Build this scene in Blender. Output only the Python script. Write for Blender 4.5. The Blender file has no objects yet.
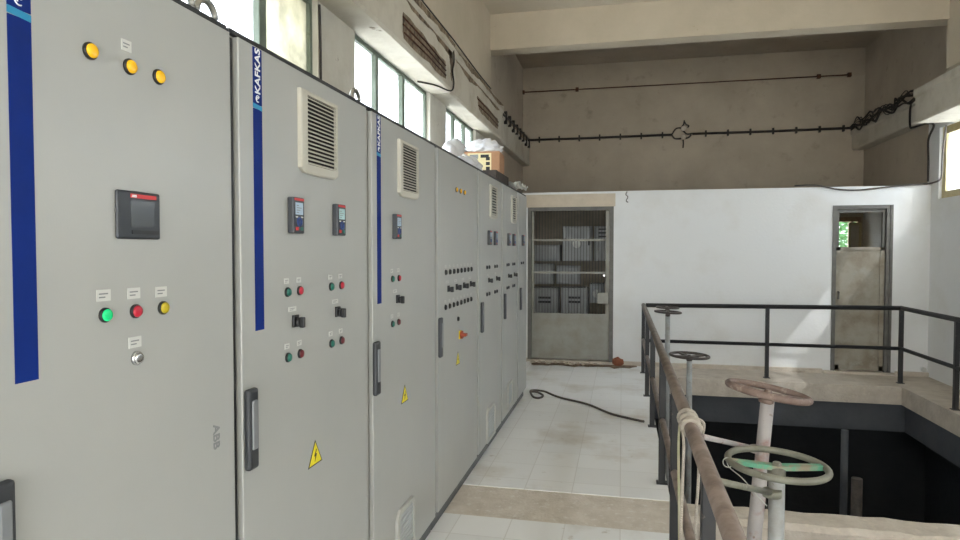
import bpy, bmesh, math, random
from mathutils import Vector, Matrix
random.seed(7)
SC = bpy.context.scene
COL = SC.collection
R = math.radians
PI = math.pi

# ------------------------------------------------------------------ camera
FPX, EYE = 640.0, 1.53
YAW, PITCH = R(12.504), R(1.79)
cam_data = bpy.data.cameras.new('camera')
cam_data.sensor_width = 36.0
cam_data.lens = FPX * 36.0 / 960.0
cam_data.clip_start = 0.02
cam = bpy.data.objects.new('camera', cam_data)
COL.objects.link(cam)
cam.location = (0, 0, EYE)
cam.rotation_euler = (R(90) - PITCH, 0, YAW)
SC.camera = cam
CR = cam.rotation_euler.to_matrix()


def ray(x, y):
    return CR @ Vector(((x - 480) / FPX, (270 - y) / FPX, -1.0))


def on_x(x, y, X):
    d = ray(x, y)
    return Vector((0, 0, EYE)) + d * (X / d.x)


def on_y(x, y, Y):
    d = ray(x, y)
    return Vector((0, 0, EYE)) + d * (Y / d.y)


def on_z(x, y, Z):
    d = ray(x, y)
    return Vector((0, 0, EYE)) + d * ((Z - EYE) / d.z)


# ------------------------------------------------------------------ materials
def lin(c):
    return tuple(((v / 255) / 12.92 if v / 255 <= 0.04045 else ((v / 255 + 0.055) / 1.055) ** 2.4) for v in c)


def mat(name, rgb, rough=0.6, metal=0.0, rgb2=None, nscale=4.0, lo=0.35, hi=0.7, bump=0.0, bscale=40.0, spec=0.5,
        rgb3=None, n3=14.0, lo3=0.6, hi3=0.72, stretch=None):
    m = bpy.data.materials.new(name)
    m.use_nodes = True
    nt = m.node_tree
    b = nt.nodes['Principled BSDF']
    b.inputs['Roughness'].default_value = rough
    b.inputs['Metallic'].default_value = metal
    b.inputs['Specular IOR Level'].default_value = spec
    c1 = lin(rgb) + (1,)
    b.inputs['Base Color'].default_value = c1
    tc = nt.nodes.new('ShaderNodeTexCoord')
    src = tc.outputs['Object']
    if stretch:
        mp = nt.nodes.new('ShaderNodeMapping')
        mp.inputs['Scale'].default_value = stretch
        nt.links.new(src, mp.inputs['Vector'])
        src = mp.outputs['Vector']
    last = None
    if rgb2:
        last = noise_mix(nt, src, c1, lin(rgb2) + (1,), nscale, lo, hi, None)
    if rgb3:
        last = noise_mix(nt, src, c1, lin(rgb3) + (1,), n3, lo3, hi3, last)
    if last:
        nt.links.new(last, b.inputs['Base Color'])
    if bump:
        n = nt.nodes.new('ShaderNodeTexNoise')
        n.inputs['Scale'].default_value = bscale
        n.inputs['Detail'].default_value = 6
        nt.links.new(src, n.inputs['Vector'])
        bp = nt.nodes.new('ShaderNodeBump')
        bp.inputs['Strength'].default_value = bump
        bp.inputs['Distance'].default_value = 0.02
        nt.links.new(n.outputs['Fac'], bp.inputs['Height'])
        nt.links.new(bp.outputs['Normal'], b.inputs['Normal'])
    return m


def noise_mix(nt, src, c1, c2, scale, lo, hi, prev):
    n = nt.nodes.new('ShaderNodeTexNoise')
    n.inputs['Scale'].default_value = scale
    n.inputs['Detail'].default_value = 7
    n.inputs['Roughness'].default_value = 0.62
    nt.links.new(src, n.inputs['Vector'])
    mr = nt.nodes.new('ShaderNodeMapRange')
    mr.inputs['From Min'].default_value = lo
    mr.inputs['From Max'].default_value = hi
    nt.links.new(n.outputs['Fac'], mr.inputs['Value'])
    mx = nt.nodes.new('ShaderNodeMix')
    mx.data_type = 'RGBA'
    mx.inputs['A'].default_value = c1
    mx.inputs['B'].default_value = c2
    if prev:
        nt.links.new(prev, mx.inputs['A'])
    nt.links.new(mr.outputs['Result'], mx.inputs['Factor'])
    return mx.outputs['Result']


def glass_mat(name, tint, dirt, amount, nscale=3.0):
    """dusty window pane: part clear, part scattering dust"""
    m = bpy.data.materials.new(name)
    m.use_nodes = True
    nt = m.node_tree
    nt.nodes.remove(nt.nodes['Principled BSDF'])
    out = nt.nodes['Material Output']
    tr = nt.nodes.new('ShaderNodeBsdfTransparent')
    tr.inputs['Color'].default_value = tint + (1,)
    tl = nt.nodes.new('ShaderNodeBsdfTranslucent')
    tl.inputs['Color'].default_value = lin(dirt) + (1,)
    mx = nt.nodes.new('ShaderNodeMixShader')
    tc = nt.nodes.new('ShaderNodeTexCoord')
    n = nt.nodes.new('ShaderNodeTexNoise')
    n.inputs['Scale'].default_value = nscale
    n.inputs['Detail'].default_value = 6
    nt.links.new(tc.outputs['Object'], n.inputs['Vector'])
    mr = nt.nodes.new('ShaderNodeMapRange')
    mr.inputs['From Min'].default_value = 0.35
    mr.inputs['From Max'].default_value = 0.75
    mr.inputs['To Min'].default_value = amount * 0.6
    mr.inputs['To Max'].default_value = min(1.0, amount * 1.5)
    nt.links.new(n.outputs['Fac'], mr.inputs['Value'])
    nt.links.new(mr.outputs['Result'], mx.inputs[0])
    nt.links.new(tr.outputs[0], mx.inputs[1])
    nt.links.new(tl.outputs[0], mx.inputs[2])
    nt.links.new(mx.outputs[0], out.inputs['Surface'])
    return m


M = {}
M['cab'] = mat('cabinet_grey', (167, 167, 162), 0.34, rgb2=(161, 162, 158), nscale=1.6, bump=0.03, bscale=260)
M['cab_frame'] = mat('cabinet_frame_grey', (176, 175, 168), 0.4)
M['plinth'] = mat('plinth_grey', (84, 85, 86), 0.6, rgb2=(122, 120, 116), nscale=9, lo=0.5, hi=0.75)
M['roofedge'] = mat('roof_gasket', (40, 40, 40), 0.6)
M['vent'] = mat('vent_plastic', (184, 180, 167), 0.45)
M['ventdark'] = mat('vent_backing', (34, 31, 29), 0.9)
M['filter'] = mat('filter_mat', (176, 180, 180), 0.9, bump=0.2, bscale=300)
M['handle'] = mat('handle_black', (52, 54, 57), 0.45)
M['lever'] = mat('handle_lever', (122, 124, 126), 0.4)
M['blue'] = mat('strip_blue', (4, 38, 116), 0.6, rgb2=(4, 33, 102), nscale=6, spec=0.2)
M['cyan'] = mat('strip_cyan', (32, 134, 176), 0.4)
M['white'] = mat('print_white', (232, 234, 238), 0.5)
M['greyprint'] = mat('print_grey', (128, 130, 130), 0.5)
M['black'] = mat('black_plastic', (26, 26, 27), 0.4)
M['darkgrey'] = mat('keypad_grey', (58, 60, 64), 0.45)
M['hmi'] = mat('display_housing', (46, 49, 53), 0.4)
M['screenoff'] = mat('display_glass_off', (72, 76, 78), 0.18)
M['lcd'] = mat('keypad_screen', (176, 196, 214), 0.2)
M['lcdgreen'] = mat('keypad_screen_green', (168, 200, 200), 0.2)
M['redprint'] = mat('print_red', (196, 52, 52), 0.45)
M['keyblue'] = mat('key_blue', (44, 66, 120), 0.4)
M['yellow'] = mat('lens_amber', (244, 186, 30), 0.25)
M['olive'] = mat('lens_dull_yellow', (184, 164, 30), 0.3)
M['green_on'] = mat('lens_bright_green', (24, 214, 130), 0.25)
M['green'] = mat('lens_green', (22, 96, 82), 0.3)
M['red'] = mat('lens_red', (176, 34, 52), 0.3)
M['darkred'] = mat('lens_dark_red', (96, 28, 34), 0.3)
M['chrome'] = mat('chrome', (200, 200, 198), 0.22, 0.9)
M['plate'] = mat('label_plate', (200, 200, 194), 0.5)
M['warn'] = mat('warning_yellow', (232, 214, 40), 0.45)
M['orange'] = mat('switch_red', (150, 62, 34), 0.4)
M['steel'] = mat('eye_steel', (150, 148, 140), 0.35, 0.7)

M['wallwhite'] = mat('whitewashed_wall', (220, 220, 218), 0.85, rgb2=(208, 205, 198), nscale=1.3, lo=0.5, hi=0.8, bump=0.12,
                     bscale=30, rgb3=(130, 120, 106), n3=34, lo3=0.735, hi3=0.77)
M['wallgrey'] = mat('raw_plaster_taupe', (177, 164, 146), 0.9, rgb2=(157, 145, 128), nscale=1.1, lo=0.35, hi=0.75, bump=0.15, bscale=22,
                    rgb3=(140, 130, 115), n3=5, lo3=0.6, hi3=0.8)
M['cream'] = mat('old_cream_paint', (187, 175, 155), 0.85, rgb2=(172, 160, 141), nscale=1.5, lo=0.4, hi=0.8, bump=0.12, bscale=25,
                 rgb3=(150, 128, 98), n3=12, lo3=0.69, hi3=0.76)
M['upper'] = mat('upper_wall_cream', (184, 172, 152), 0.9, rgb2=(172, 160, 140), nscale=1.2, bump=0.08, bscale=25)
M['beam'] = mat('stained_beam_paint', (190, 183, 168), 0.85, rgb2=(162, 152, 134), nscale=2.2, lo=0.45, hi=0.75, bump=0.2, bscale=24,
                rgb3=(96, 78, 58), n3=7, lo3=0.66, hi3=0.74)
M['spall'] = mat('spalled_concrete', (142, 124, 102), 0.95, rgb2=(78, 63, 49), nscale=14, lo=0.4, hi=0.65, bump=0.9, bscale=40,
                 rgb3=(160, 146, 124), n3=10, lo3=0.58, hi3=0.7)
M['rust'] = mat('rusted_steel', (92, 58, 38), 0.85, rgb2=(52, 36, 28), nscale=20)
M['pillar'] = mat('pillar_paint', (196, 192, 180), 0.85, rgb2=(176, 170, 156), nscale=2.5, bump=0.15, bscale=25, rgb3=(130, 120, 104), n3=11, lo3=0.68, hi3=0.76)
M['concrete'] = mat('bare_concrete', (198, 188, 174), 0.95, rgb2=(176, 165, 150), nscale=6, bump=0.5, bscale=40, rgb3=(200, 188, 172), n3=18, lo3=0.55, hi3=0.7)
M['screed'] = mat('bare_screed', (216, 206, 192), 0.95, rgb2=(196, 184, 168), nscale=8, bump=0.4, bscale=60, rgb3=(222, 216, 206), n3=24, lo3=0.55, hi3=0.68)
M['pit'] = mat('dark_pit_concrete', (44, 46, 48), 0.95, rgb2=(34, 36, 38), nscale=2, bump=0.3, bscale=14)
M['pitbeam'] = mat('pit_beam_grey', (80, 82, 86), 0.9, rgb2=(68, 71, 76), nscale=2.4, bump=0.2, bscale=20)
M['rail'] = mat('black_rail_paint', (36, 35, 36), 0.5, rgb2=(29, 28, 28), nscale=8, rgb3=(120, 104, 92), n3=22, lo3=0.68, hi3=0.76)
M['handrail'] = mat('worn_rusty_handrail', (128, 114, 104), 0.5, rgb2=(96, 82, 73), nscale=10, lo=0.4, hi=0.65, bump=0.1, bscale=60, rgb3=(140, 128, 116), n3=20, lo3=0.6, hi3=0.72)
M['stem_pale'] = mat('stem_pale_paint', (160, 164, 164), 0.6, rgb2=(136, 132, 126), nscale=9, rgb3=(112, 84, 66), n3=26, lo3=0.64, hi3=0.72)
M['stem_pink'] = mat('stem_faded_red', (164, 158, 155), 0.65, rgb2=(150, 120, 114), nscale=7, lo=0.5, hi=0.62, rgb3=(120, 94, 80), n3=20, lo3=0.62, hi3=0.72)
M['wheel_brown'] = mat('wheel_rusty_brown', (130, 110, 100), 0.6, rgb2=(100, 80, 70), nscale=14, rgb3=(158, 144, 134), n3=24, lo3=0.55, hi3=0.7)
M['wheel_green'] = mat('wheel_olive_grey', (124, 124, 110), 0.55, rgb2=(96, 90, 78), nscale=12, rgb3=(150, 150, 138), n3=24, lo3=0.6, hi3=0.72)
M['spoke_green'] = mat('spoke_worn_green', (96, 158, 128), 0.6, rgb2=(146, 138, 116), nscale=16, lo=0.45, hi=0.6)
M['wheel_dark'] = mat('wheel_dark_iron', (64, 58, 54), 0.5, rgb2=(90, 80, 74), nscale=14)
M['rope'] = mat('pale_rope', (198, 189, 176), 0.9, rgb2=(170, 160, 146), nscale=40, bump=0.5, bscale=200)
M['ropegreen'] = mat('greenish_cord', (164, 164, 130), 0.9, rgb2=(188, 178, 156), nscale=9)
M['wire'] = mat('thin_wire', (176, 176, 168), 0.5)
M['cable'] = mat('grey_cable', (98, 90, 82), 0.7, rgb2=(70, 64, 60), nscale=20)
M['cableblack'] = mat('black_cable', (34, 31, 28), 0.7, rgb2=(56, 48, 40), nscale=12)
M['cablewhite'] = mat('white_cable', (200, 196, 188), 0.6)
M['winframe'] = mat('green_window_frame', (106, 116, 102), 0.6, rgb2=(86, 95, 82), nscale=8, rgb3=(84, 92, 78), n3=20, lo3=0.62, hi3=0.72)
M['winframe_cream'] = mat('cream_window_frame', (196, 182, 138), 0.6, rgb2=(176, 160, 118), nscale=8)
M['glass'] = glass_mat('dusty_glass', (0.93, 0.96, 1.0), (228, 232, 236), 0.35)
M['glassyellow'] = glass_mat('yellowed_glass', (0.32, 0.32, 0.295), (196, 194, 180), 0.5, 6)
M['doorsteel'] = mat('mesh_door_steel', (150, 149, 140), 0.6, rgb2=(134, 129, 118), nscale=5, rgb3=(96, 76, 58), n3=14, lo3=0.66, hi3=0.76)
M['doorbar'] = mat('door_bar_steel', (98, 96, 92), 0.6, rgb2=(84, 80, 76), nscale=9)
M['dirtydoor'] = mat('dirty_door_sheet', (150, 144, 130), 0.7, rgb2=(126, 115, 98), nscale=4, lo=0.4, hi=0.65, bump=0.1, bscale=30, rgb3=(150, 146, 134), n3=7, lo3=0.56, hi3=0.7)
M['doorframe'] = mat('door_frame_grey', (110, 108, 102), 0.6, rgb2=(94, 90, 84), nscale=9)
M['lintel'] = mat('pale_lintel_board', (200, 186, 166), 0.8, rgb2=(184, 170, 150), nscale=5)
M['room'] = mat('back_room_wall', (150, 140, 124), 0.9, rgb2=(130, 120, 104), nscale=3)
M['box_grey'] = mat('switch_box_grey', (172, 173, 172), 0.5, rgb2=(160, 161, 160), nscale=5)
M['cardboard'] = mat('cardboard', (176, 134, 100), 0.85, rgb2=(160, 118, 86), nscale=7)
M['label_cream'] = mat('carton_label', (220, 206, 160), 0.7)
M['bag'] = mat('white_plastic_bag', (226, 226, 226), 0.35, rgb2=(206, 206, 208), nscale=9)
M['paper'] = mat('crumpled_paper', (226, 224, 218), 0.8)
M['tray'] = mat('dark_tray', (72, 62, 54), 0.8, rgb2=(50, 44, 40), nscale=12)
M['brick'] = mat('broken_brick', (150, 92, 66), 0.95, rgb2=(110, 70, 54), nscale=20)
M['stone'] = mat('rubble_stone', (196, 184, 168), 0.95, rgb2=(160, 146, 128), nscale=20)
M['dirt'] = mat('swept_dirt', (156, 134, 112), 1.0, rgb2=(120, 100, 82), nscale=20, bump=0.8, bscale=80)
M['leaf'] = mat('leaf_green', (56, 104, 58), 0.6, rgb2=(92, 140, 84), nscale=5)
M['bark'] = mat('bark', (96, 78, 60), 0.9)
M['wood'] = mat('window_wood', (150, 122, 92), 0.7, rgb2=(130, 104, 78), nscale=8)
M['ground'] = mat('outdoor_ground', (200, 197, 190), 1.0, rgb2=(186, 184, 174), nscale=0.4)
M['ceil'] = mat('ceiling_plaster', (196, 186, 168), 0.9, rgb2=(182, 172, 154), nscale=1.4, bump=0.08, bscale=20)


def tile_mat():
    m = bpy.data.materials.new('white_floor_tiles')
    m.use_nodes = True
    nt = m.node_tree
    b = nt.nodes['Principled BSDF']
    b.inputs['Roughness'].default_value = 0.5
    tc = nt.nodes.new('ShaderNodeTexCoord')
    src = tc.outputs['Object']
    br = nt.nodes.new('ShaderNodeTexBrick')
    br.offset = 0.0
    br.inputs['Scale'].default_value = 1.0
    br.inputs['Brick Width'].default_value = 0.3
    br.inputs['Row Height'].default_value = 0.3
    br.inputs['Mortar Size'].default_value = 0.004
    br.inputs['Mortar Smooth'].default_value = 0.4
    br.inputs['Color1'].default_value = lin((238, 237, 234)) + (1,)
    br.inputs['Color2'].default_value = lin((232, 231, 228)) + (1,)
    br.inputs['Mortar'].default_value = lin((220, 217, 212)) + (1,)
    nt.links.new(src, br.inputs['Vector'])
    last = br.outputs['Color']
    c = lin((190, 178, 158)) + (1,)
    last = noise_mix(nt, src, c, c, 1.3, 0.52, 0.8, last)
    c = lin((176, 160, 138)) + (1,)
    last = noise_mix(nt, src, c, c, 9.0, 0.64, 0.8, last)
    c = lin((120, 112, 102)) + (1,)
    last = noise_mix(nt, src, c, c, 30.0, 0.72, 0.8, last)
    nt.links.new(last, b.inputs['Base Color'])
    return m


M['tiles'] = tile_mat()


# ------------------------------------------------------------------ mesh helpers
def add_box(bm, a, b, mi=0):
    x0, y0, z0 = (min(a[i], b[i]) for i in range(3))
    x1, y1, z1 = (max(a[i], b[i]) for i in range(3))
    v = [bm.verts.new(p) for p in ((x0, y0, z0), (x1, y0, z0), (x1, y1, z0), (x0, y1, z0), (x0, y0, z1), (x1, y0, z1), (x1, y1, z1), (x0, y1, z1))]
    for f in ((3, 2, 1, 0), (4, 5, 6, 7), (0, 1, 5, 4), (1, 2, 6, 5), (2, 3, 7, 6), (3, 0, 4, 7)):
        bm.faces.new([v[i] for i in f]).material_index = mi
    return v


def add_bevel_box(bm, a, b, r=0.004, seg=2, mi=0):
    t = bmesh.new()
    add_box(t, a, b)
    bmesh.ops.bevel(t, geom=t.edges[:], offset=r, segments=seg, affect='EDGES', profile=0.5)
    merge(bm, t, mi)


def merge(bm, t, mi=0, mtx=None):
    vm = {}
    for v in t.verts:
        vm[v] = bm.verts.new(mtx @ v.co if mtx else v.co)
    for f in t.faces:
        try:
            nf = bm.faces.new([vm[v] for v in f.verts])
            nf.material_index = mi
            nf.smooth = f.smooth
        except ValueError:
            pass
    t.free()


def frame_of(d):
    d = d.normalized()
    up = Vector((0, 0, 1)) if abs(d.z) < 0.95 else Vector((1, 0, 0))
    s = d.cross(up).normalized()
    return s, s.cross(d).normalized()


def add_tube(bm, pts, r, n=10, mi=0, cap=True, closed=False):
    pts = [Vector(p) for p in pts]
    rings = []
    k = len(pts)
    ps = None
    for i, p in enumerate(pts):
        if closed:
            d = pts[(i + 1) % k] - pts[i - 1]
        elif i == 0:
            d = pts[1] - pts[0]
        elif i == k - 1:
            d = pts[-1] - pts[-2]
        else:
            d = (pts[i + 1] - p).normalized() + (p - pts[i - 1]).normalized()
        d = d.normalized() if d.length > 1e-9 else Vector((0, 0, 1))
        if ps is None:
            s, t = frame_of(d)
        else:
            s = (ps - d * ps.dot(d))
            s = s.normalized() if s.length > 1e-6 else frame_of(d)[0]
            t = s.cross(d).normalized()
        ps = s
        rr = r[i] if isinstance(r, (list, tuple)) else r
        rings.append([bm.verts.new(p + (s * math.cos(2 * PI * j / n) + t * math.sin(2 * PI * j / n)) * rr) for j in range(n)])
    for i in range(k if closed else k - 1):
        a, b = rings[i], rings[(i + 1) % k]
        for j in range(n):
            f = bm.faces.new((a[j], b[j], b[(j + 1) % n], a[(j + 1) % n]))
            f.material_index = mi
            f.smooth = True
    if cap and not closed:
        for rg in (rings[0][::-1], rings[-1]):
            try:
                bm.faces.new(rg).material_index = mi
            except ValueError:
                pass


def add_lathe(bm, prof, axis='X', n=20, mi=0, centre=(0, 0, 0)):
    """prof: list of (along, radius)"""
    c = Vector(centre)
    rings = []
    for h, r in prof:
        ring = []
        for j in range(n):
            a = 2 * PI * j / n
            u, v = r * math.cos(a), r * math.sin(a)
            p = {'X': (h, u, v), 'Y': (v, h, u), 'Z': (u, v, h)}[axis]
            ring.append(bm.verts.new(c + Vector(p)))
        rings.append(ring)
    for i in range(len(rings) - 1):
        for j in range(n):
            f = bm.faces.new((rings[i][j], rings[i][(j + 1) % n], rings[i + 1][(j + 1) % n], rings[i + 1][j]))
            f.material_index = mi
            f.smooth = True
    bm.faces.new(rings[0][::-1]).material_index = mi
    bm.faces.new(rings[-1]).material_index = mi


def add_prism(bm, pts, axis, a, b, mi=0):
    """pts 2-D outline, extruded along axis from a to b"""
    def p3(u, v, w):
        return {'X': (w, u, v), 'Y': (u, w, v), 'Z': (u, v, w)}[axis]
    lo = [bm.verts.new(p3(u, v, a)) for u, v in pts]
    hi = [bm.verts.new(p3(u, v, b)) for u, v in pts]
    n = len(pts)
    bm.faces.new(lo[::-1]).material_index = mi
    bm.faces.new(hi).material_index = mi
    for i in range(n):
        bm.faces.new((lo[i], lo[(i + 1) % n], hi[(i + 1) % n], hi[i])).material_index = mi


def finish(bm, smooth=False):
    bmesh.ops.recalc_face_normals(bm, faces=bm.faces[:])


def to_mesh(name, bm, mats):
    finish(bm)
    me = bpy.data.meshes.new(name)
    bm.to_mesh(me)
    bm.free()
    for m in (mats if isinstance(mats, (list, tuple)) else [mats]):
        me.materials.append(M[m] if isinstance(m, str) else m)
    return me


def obj(name, bm, mats, parent=None, loc=(0, 0, 0)):
    me = bm if isinstance(bm, bpy.types.Mesh) else to_mesh(name, bm, mats)
    o = bpy.data.objects.new(name, me)
    COL.objects.link(o)
    o.location = loc
    if parent:
        o.parent = parent
    return o


def tag(o, label, cat, group=None):
    o['label'] = label
    o['category'] = cat
    if group:
        o['group'] = group
    return o


def thing(name, label, cat, loc=(0, 0, 0), group=None, rot=(0, 0, 0)):
    o = bpy.data.objects.new(name, None)
    o.empty_display_size = 0.1
    COL.objects.link(o)
    o.location = loc
    o.rotation_euler = rot
    return tag(o, label, cat, group)


def struct(name, bm, mats, parent=None, label=None):
    o = obj(name, bm, mats, parent)
    if parent is None:
        o['kind'] = 'structure'
    return o


def struct_root(name, loc=(0, 0, 0)):
    o = bpy.data.objects.new(name, None)
    COL.objects.link(o)
    o.location = loc
    o['kind'] = 'structure'
    return o


def NB():
    return bmesh.new()


def boxes(*bs):
    bm = NB()
    for a, b in bs:
        add_box(bm, a, b)
    return bm


def smooth_path(pts, sub=6):
    """Catmull-Rom through pts"""
    pts = [Vector(p) for p in pts]
    out = []
    for i in range(len(pts) - 1):
        p0 = pts[max(i - 1, 0)]
        p1, p2 = pts[i], pts[i + 1]
        p3 = pts[min(i + 2, len(pts) - 1)]
        for k in range(sub):
            t = k / sub
            out.append(0.5 * ((2 * p1) + (p2 - p0) * t + (2 * p0 - 5 * p1 + 4 * p2 - p3) * t * t + (3 * p1 - p0 - 3 * p2 + p3) * t ** 3))
    out.append(pts[-1])
    return out


def text_mesh(name, body, size, m, bold=0.0):
    cu = bpy.data.curves.new(name, 'FONT')
    cu.body = body
    cu.size = size
    cu.extrude = 0.0004
    cu.offset = bold
    cu.align_x = 'LEFT'
    t = bpy.data.objects.new(name, cu)
    COL.objects.link(t)
    bpy.context.view_layer.update()
    me = bpy.data.meshes.new_from_object(t.evaluated_get(bpy.context.evaluated_depsgraph_get()))
    bpy.data.objects.remove(t)
    bpy.data.curves.remove(cu)
    me.materials.clear()
    me.materials.append(M[m])
    return me


# ------------------------------------------------------------------ room shell
XL, XR = -1.68, 3.62            # wall planes
YB, YG = 8.70, 10.90            # white partition, far grey wall
YF = -5.0                       # wall behind the photographer
WT = 2.31                       # top of the white partition
PX0, PX1, PY0, PY1 = 0.30, 3.06, 0.9, 7.95   # pit opening
ZC = 4.2

# floor: tiled walkway with a strip of missing tiles
bm = NB()
for y0, y1, z in ((YF, 3.55, 0.0), (3.55, 4.02, -0.004), (4.02, YB, 0.0)):
    add_box(bm, (XL - 0.2, y0, -0.2), (PX0, y1, z), 1 if z < 0 else 0)
struct('floor', bm, ['tiles', 'screed'])
bm = boxes(((PX0, YF, -0.2), (XR + 0.2, PY0, 0)))
struct('floor_near', bm, 'tiles')
# concrete walkways around the pit, cross beam over it
bm = NB()
add_box(bm, (PX0, PY1, -0.2), (XR, YB, 0))
add_box(bm, (PX1, PY0, -0.2), (XR, PY1, 0))
struct('floor_ledge', bm, 'concrete')
bm = NB()
n = 26
prev = None
random.seed(3)
prof = []
for i in range(n + 1):
    x = PX0 + (PX1 - PX0) * i / n
    ys, yn = 4.03 + random.uniform(-.012, .012), 3.80 + random.uniform(-.012, .012)
    zt = random.uniform(-.008, .004)
    ring = [bm.verts.new(p) for p in ((x, yn + .02, -.30), (x, yn, -.03 + zt), (x, yn + .03, zt), (x, ys - .015, zt), (x, ys, -.02), (x, ys, -.30))]
    if prev:
        for j in range(6):
            bm.faces.new((prev[j], prev[(j + 1) % 6], ring[(j + 1) % 6], ring[j]))
    else:
        bm.faces.new(ring)
    prev = ring
bm.faces.new(prev[::-1])
struct('trim_1', bm, 'concrete')
# beams under the slab edges
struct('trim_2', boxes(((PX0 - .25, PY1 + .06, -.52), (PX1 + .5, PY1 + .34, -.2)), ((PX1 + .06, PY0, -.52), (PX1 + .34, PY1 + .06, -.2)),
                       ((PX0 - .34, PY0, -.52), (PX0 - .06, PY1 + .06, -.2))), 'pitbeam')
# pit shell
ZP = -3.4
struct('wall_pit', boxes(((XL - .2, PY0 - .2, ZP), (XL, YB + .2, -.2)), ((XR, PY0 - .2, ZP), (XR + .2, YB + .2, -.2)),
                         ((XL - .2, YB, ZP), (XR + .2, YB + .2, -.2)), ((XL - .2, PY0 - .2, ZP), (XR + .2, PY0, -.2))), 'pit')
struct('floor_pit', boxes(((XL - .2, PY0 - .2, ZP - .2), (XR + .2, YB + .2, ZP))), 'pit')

# left wall: bays with windows between pillars
ZS, ZT = 1.75, 2.94
WB = [(-4.2, -2.6), (-2.05, -0.45), (0.05, 1.35), (1.75, 3.36), (3.87, 5.52), (6.05, 7.35)]  # bays beside and behind the camera are unseen, added to light the room
BW = (9.3, 9.9, 1.0, 1.9)   # unseen side window, added to light the back room
bm = NB()
t0, t1 = XL - .24, XL
add_box(bm, (t0, YF, -.2), (t1, BW[0], ZS))
add_box(bm, (t0, BW[1], -.2), (t1, YG + .2, ZS))
add_box(bm, (t0, BW[0], -.2), (t1, BW[1], BW[2]))
add_box(bm, (t0, YF, ZT), (t1, YG + .2, 4.8))
ys = YF
for a, b in WB:
    add_box(bm, (t0, ys, ZS), (t1, a, ZT))
    ys = b
add_box(bm, (t0, ys, ZS), (t1, BW[0], ZT))
add_box(bm, (t0, BW[1], ZS), (t1, YG + .2, ZT))
add_box(bm, (t0, BW[0], BW[3]), (t1, BW[1], ZT))
struct('wall_left', bm, 'pillar')

# the crane beam along the left wall, in three lengths, upper wall above it
def crane_beam(name, x0, x1, y0, y1, z0, z1, side):
    """hollow faced beam; x1 is the exposed face"""
    bm = NB()
    s = 1 if x1 > x0 else -1
    pr = [(x0, z0), (x1 - s * .015, z0), (x1, z0 + .02), (x1, z1 - .09), (x1 + s * .02, z1 - .07), (x1 + s * .02, z1), (x0, z1)]
    add_prism(bm, pr, 'Y', y0, y1)
    return struct(name, bm, 'beam')


def spall(parent, X, outl, depth=.012, rods=()):
    """broken cover with the reinforcement showing"""
    bm = NB()
    random.seed(len(outl) + int(outl[0][0] * 10))
    pts = []
    k = len(outl)
    for i in range(k):
        a, b = Vector(outl[i]), Vector(outl[(i + 1) % k])
        m = 7
        for j in range(m):
            p = a.lerp(b, j / m)
            pts.append((p.x + random.uniform(-.02, .02), p.y + random.uniform(-.012, .012)))
    add_prism(bm, pts, 'X', X - depth, X + .003)
    bmesh.ops.triangulate(bm, faces=[f for f in bm.faces if len(f.verts) > 4])
    obj('spalled_patch', bm, 'spall', parent)
    for (y0, z0, y1, z1) in rods:
        bm = NB()
        add_tube(bm, [(X + .008, y0, z0), (X + .012, (y0 + y1) / 2, (z0 + z1) / 2 + .006), (X + .008, y1, z1)], .006, 6)
        obj('reinforcement_bar', bm, 'rust', parent)


b1 = crane_beam('trim_3', XL, -1.475, YF, 5.55, 2.93, 3.36, 1)
b2 = crane_beam('trim_4', XL, -1.50, 5.58, 8.10, 2.93, 3.36, 1)
b3 = crane_beam('trim_5', XL, -1.555, 8.10, YG, 2.96, 3.34, 1)
spall(b1, -1.475, [(4.20, 3.16), (5.27, 3.13), (5.30, 2.98), (4.22, 2.98)], rods=[(4.2, 3.12, 5.27, 3.09), (4.2, 3.07, 5.28, 3.05), (4.22, 3.02, 5.28, 3.01)])
spall(b1, -1.475, [(3.9, 3.29), (5.50, 3.29), (5.50, 3.20), (4.9, 3.26), (4.5, 3.235), (4.2, 3.27)])
spall(b1, -1.455, [(3.7, 3.355), (5.54, 3.355), (5.53, 3.32), (4.9, 3.325), (4.5, 3.30), (4.1, 3.33)])
spall(b1, -1.475, [(5.38, 3.29), (5.53, 3.29), (5.53, 3.05), (5.48, 3.02), (5.44, 3.18)])
spall(b2, -1.50, [(6.62, 3.16), (7.78, 3.13), (7.75, 3.0), (6.7, 3.02)], rods=[(6.62, 3.12, 7.78, 3.10), (6.66, 3.06, 7.76, 3.05)])
spall(b2, -1.50, [(5.62, 3.29), (8.0, 3.29), (7.7, 3.24), (6.8, 3.265), (6.3, 3.22), (5.9, 3.25)])
spall(b2, -1.48, [(5.62, 3.355), (8.05, 3.355), (7.7, 3.31), (6.8, 3.33), (6.3, 3.305), (5.9, 3.32)])
spall(b3, -1.535, [(8.2, 3.335), (10.4, 3.335), (10.2, 3.28), (9.3, 3.30), (8.8, 3.27)])
# upper wall over the crane beam in the front bay
struct('wall_left_upper', boxes(((XL, YF, 3.36), (-1.475, 7.24, 4.8))), 'upper')
struct('wall_right_upper', boxes(((3.12, YF, 3.32), (XR, 7.24, 4.8))), 'upper')

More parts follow.
